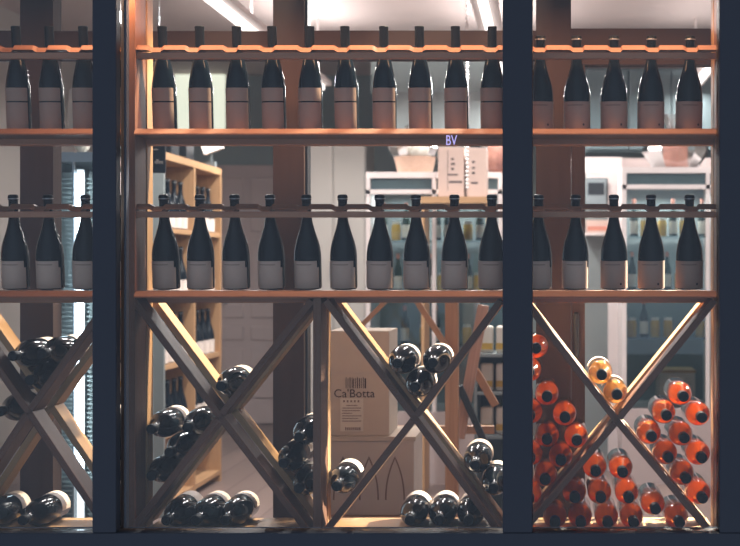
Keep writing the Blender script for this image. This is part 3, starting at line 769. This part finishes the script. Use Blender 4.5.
# vent hood over the middle cooler
hd = thing('extractor_hood', 'grey blue extractor hood over the middle cooler', 'hood', (X(430, 6.2), 6.2, Z(140, 6.2)))
boxpart('hood_body', M['teal'], hd, X(384, 6.2), X(500, 6.2), 6.2, 6.8, Z(135, 6.2), Z(92, 6.2))
boxpart('hood_band', M['wall_teal'], hd, X(370, 6.2), X(502, 6.2), 6.25, 6.8, Z(91.8, 6.2), CEIL)
ca = thing('carafe', 'clear glass carafe standing behind the last upper bottles of the middle bay', 'carafe', (X(475, 4.9), 4.9, zA + 0.0))
finish('glass_body', lathe([(0.05, 0), (0.06, 0.01), (0.06, 0.3), (0.035, 0.40), (0.03, 0.55), (0.045, 0.6)], 18, True, False), M['cellophane'], ca, True)
ca.location = (X(462, 5.15), 5.15, zA)
# bead chain hanging from the ceiling
bm = bmesh.new(); yb = 3.6; z_ = CEIL - 0.02
while z_ > Z(190, yb):
    r_ = bmesh.ops.create_icosphere(bm, subdivisions=1, radius=0.011); bmesh.ops.translate(bm, verts=r_['verts'], vec=(X(467, yb), yb, z_)); z_ -= 0.024
o = finish('bead_chain', bm, M['white_paint'], None, True); tag(o, 'white bead chain hanging from the ceiling left of the centre mullion', 'chain')
gl = thing('globe_lamp', 'round white globe lamp at the ceiling left of the centre mullion', 'lamp', (X(477, 5.2), 5.2, Z(0, 5.2)))
bm = bmesh.new(); bmesh.ops.create_uvsphere(bm, u_segments=20, v_segments=12, radius=0.05); finish('globe', bm, M['lamp_white'], gl, True)
boxpart('stem', M['white_paint'], gl, X(477, 5.2) - .006, X(477, 5.2) + .006, 5.194, 5.206, Z(0, 5.2) + 0.045, CEIL)

# ---- left part of the shop
# pine bookcase full of bottles along the left wall, facing right
xb0, xb1, yb0, yb1 = -2.72, -2.34, 3.75, 5.15
zt = 2.22
bc = thing('bookcase', 'lit pine bookcase of bottles standing in the left part of the shop', 'bookcase', (xb0, (yb0 + yb1) / 2, 0))
boxpart('top', M['pine'], bc, xb0, xb1, yb0, yb1, zt - 0.045, zt)
boxpart('back_panel', M['post'], bc, xb0, xb0 + 0.02, yb0 + .03, yb1 - .03, 0, zt - 0.046)
YS = [yb0, (yb0 + yb1) / 2 - 0.015, yb1 - 0.03]
for yy in YS: boxpart('upright', M['pine'] if yy > yb0 else M['teal'], bc, xb0 + 0.021, xb1, yy, yy + 0.03, 0, zt - 0.046)
ZS = [0.08, 0.50, 0.92, 1.34, 1.76]
for zz in ZS:
    for k in (0, 1): boxpart('shelf', M['pine'], bc, xb0 + 0.021, xb1 - 0.004, YS[k] + 0.031, YS[k + 1] - 0.001, zz - 0.03, zz)
kk = Kind(burgundy('wine_bottle', 'wine bottle', M['label_cream'], tabbed=False))
for zi, zz in enumerate(ZS[1:]):
    for side in (0, 1):
        for n in range(4):
            yy = YS[side] + 0.12 + n * 0.145
            kk.put((xb1 - 0.055, yy, zz + 0.001), 'dark bottle, cream label, %s in %s half, %s row of pine bookcase' % (('nearest', 'second', 'third', 'farthest')[n], ('near', 'far')[side], ('lowest', 'second lowest', 'second highest', 'top')[zi]), 'bottles in the pine bookcase', (0, 0, PI / 2))
dk = thing('storage_box', '', 'box')
boxpart('box_body', M['black'], dk, -0.09, 0.09, -0.09, 0.09, 0, 0.16, 0.004); boxpart('lid', M['teal_dark'], dk, -0.093, 0.093, -0.093, 0.093, 0.161, 0.185, 0.003)
kd = Kind(dk)
for i, yy in enumerate((4.0, 4.35, 4.7)):
    kd.put(((xb0 + xb1) / 2, yy, zt + 0.001), 'dark lidded box on top of the pine bookcase, %s of three' % ('nearest', 'middle', 'farthest')[i], 'boxes on the bookcase')
# clip lamp on the bookcase
cl = thing('clip_lamp', 'white lit clip lamp at the far end of the pine bookcase top', 'lamp', (xb1 - 0.04, yb1 - 0.12, zt + 0.001))
L0 = Vector(cl.location)
boxpart('clamp', M['steel'], cl, L0.x - .03, L0.x + .03, L0.y - .03, L0.y + .03, L0.z, L0.z + .04)
boxpart('arm', M['steel'], cl, L0.x - .006, L0.x + .006, L0.y - .006, L0.y + .006, L0.z + .04, L0.z + .12)
bm = bmesh.new(); add_box(bm, -0.07, 0.07, -0.03, 0.03, -0.05, 0.05); f = finish('lamp_head', bm, M['white_paint'], cl, False, 0.006); f.location = (0.0, 0, 0.155); f.rotation_euler = (0.1, -0.35, 0)
bm = bmesh.new(); add_box(bm, -0.062, 0.062, -0.034, -0.031, -0.043, 0.043); g = finish('lamp_face', bm, M['lamp_white'], f)
# hanging dark sign with pale script
hs = thing('hanging_sign', 'dark hanging sign with pale script at the near end of the pine bookcase', 'sign', at(159, 172, 2.4))
y = 2.4
boxpart('panel', M['black'], hs, X(152, y), X(165.5, y), y, y + 0.012, Z(173, y), Z(144, y), 0.004)
bm = bmesh.new()
for i in range(6): add_box(bm, X(155 + i * 1.4, y), X(156 + i * 1.4, y), y - 0.003, y, Z(163.2 + (i % 2) * .8, y), Z(161 - (i in (1, 2)) * 1.5, y))
add_box(bm, X(153, y), X(158, y), y - 0.003, y, Z(150, y), Z(149, y))
f = finish('script', bm, M['white_pack'], hs); f.location = rel(hs, (0, 0, 0))
boxpart('hanger', M['steel'], hs, X(158.5, y), X(159, y), y + 0.004, y + 0.008, Z(144, y), CEIL)
# white panelled door at the back wall
d = BACK - 0.06
wd = structure(bpy.data.objects.new('door_1', None)); COL.objects.link(wd); wd.location = (X(246, d), d, 0)
boxpart('door_leaf', M['pink_paint'], wd, X(216, d), X(282, d), d, d + 0.055, 0.01, Z(165, d), 0.004)
for (a, b_) in ((222, 244), (251, 275)):
    for (t0, t1) in ((178, 232), (240, 296), (304, 318), (326, 340), (348, 398)):
        boxpart('door_panel', M['pink_paint'], wd, X(a, d), X(b_, d), d - 0.02, d - 0.001, Z(t1, d), Z(t0, d), 0.012)
boxpart('door_handle', M['steel'], wd, X(218, d), X(229, d), d - 0.06, d - 0.021, Z(302, d), Z(299.5, d), 0.004)
# bright far window with a yellow-green curtain glow
d = BACK - 0.05
wn = structure(bpy.data.objects.new('window_2', None)); COL.objects.link(wn); wn.location = (X(200, d), d, Z(128, d))
boxpart('window_frame', M['white_paint'], wn, X(172, d), X(228, d), d + 0.01, d + 0.045, Z(136, d), Z(48, d))
for a, b_ in ((175, 198), (201, 225)):
    boxpart('pane', M['window_glow'], wn, X(a, d), X(b_, d), d - 0.005, d + 0.009, Z(132, d), Z(52, d))
# wall board white behind the middle, right of post
d = 6.9
wp = thing('tall_cabinet', 'tall pinkish white cabinet right of the middle brown post', 'cabinet', (X(336, d), d, 0))
boxpart('cabinet_body', M['wall_grey'], wp, X(300, d), X(366, d), d, d + 0.5, 0, Z(138, d), 0.004)
for a, b_ in ((302, 333), (334.5, 365)):
    boxpart('cabinet_door', M['wall_grey'], wp, X(a, d), X(b_, d), d - 0.025, d - 0.001, 0.1, Z(142, d), 0.006)
for px in (331, 335.5): boxpart('handle', M['steel'], wp, X(px, d), X(px + 1.2, d), d - 0.05, d - 0.026, Z(280, d), Z(262, d))
# fridge with slatted lit interior at far left
d = 2.6
fr = thing('bottle_fridge', 'tall steel fridge with a bright strip light seen through the left pane', 'fridge', (X(86, d), d, 0))
zt = Z(152, d)
boxpart('fridge_back', M['steel'], fr, X(54, d), X(122, d), d + 0.5, d + 0.53, 0, zt)
boxpart('fridge_side', M['steel'], fr, X(52, d), X(55, d), d, d + 0.499, 0, zt - 0.051)
boxpart('fridge_side', M['steel'], fr, X(119, d), X(122, d), d, d + 0.499, 0, zt - 0.051)
boxpart('fridge_top', M['steel'], fr, X(52, d), X(122, d), d, d + 0.499, zt - 0.05, zt)
boxpart('door_frame', M['steel'], fr, X(73, d), X(75, d), d - 0.012, d + 0.012, 0.1, zt - 0.051)
boxpart('strip_light', M['led_white'], fr, X(75.5, d), X(82, d), d + 0.02, d + 0.035, 0.15, zt - 0.09)
bm = bmesh.new(); zz = 0.15
while zz < zt - 0.12:
    add_box(bm, X(55.2, d), X(72, d), d + 0.06, d + 0.09, zz, zz + 0.006); zz += 0.024
add_box(bm, X(55.2, d), X(72, d), d + 0.091, d + 0.1, 0.12, zt - 0.1)
f = finish('slat_panel', bm, M['wall_teal'], fr); f.location = rel(fr, (0, 0, 0))
bm = bmesh.new(); zz = 0.15
while zz < zt - 0.12:
    add_box(bm, X(83, d), X(118.5, d), d + 0.06, d + 0.09, zz, zz + 0.006); zz += 0.024
add_box(bm, X(83, d), X(118.5, d), d + 0.091, d + 0.1, 0.12, zt - 0.1)
f = finish('slat_panel', bm, M['wall_teal'], fr); f.location = rel(fr, (0, 0, 0))
boxpart('fridge_bottom', M['steel'], fr, X(52, d), X(122, d), d, d + 0.499, 0, 0.1)
l = area('fridge_strip_light', (X(79, d), d + 0.015, 1.2), (PI / 2, 0, 0), 0.05, 1.6, 5, (0.80, 0.92, 1.0))
pw = thing('paper_bundle', 'crumpled white paper bundle on top of the steel fridge', 'paper', (X(68, d), d + 0.2, zt + 0.001))
bm = bmesh.new(); bmesh.ops.create_icosphere(bm, subdivisions=3, radius=0.07)
for v in bm.verts: v.co = Vector((v.co.x, v.co.y, v.co.z * 3.0 + 0.215)) * random.uniform(0.93, 1.06)
finish('paper', bm, M['white_pack'], pw)
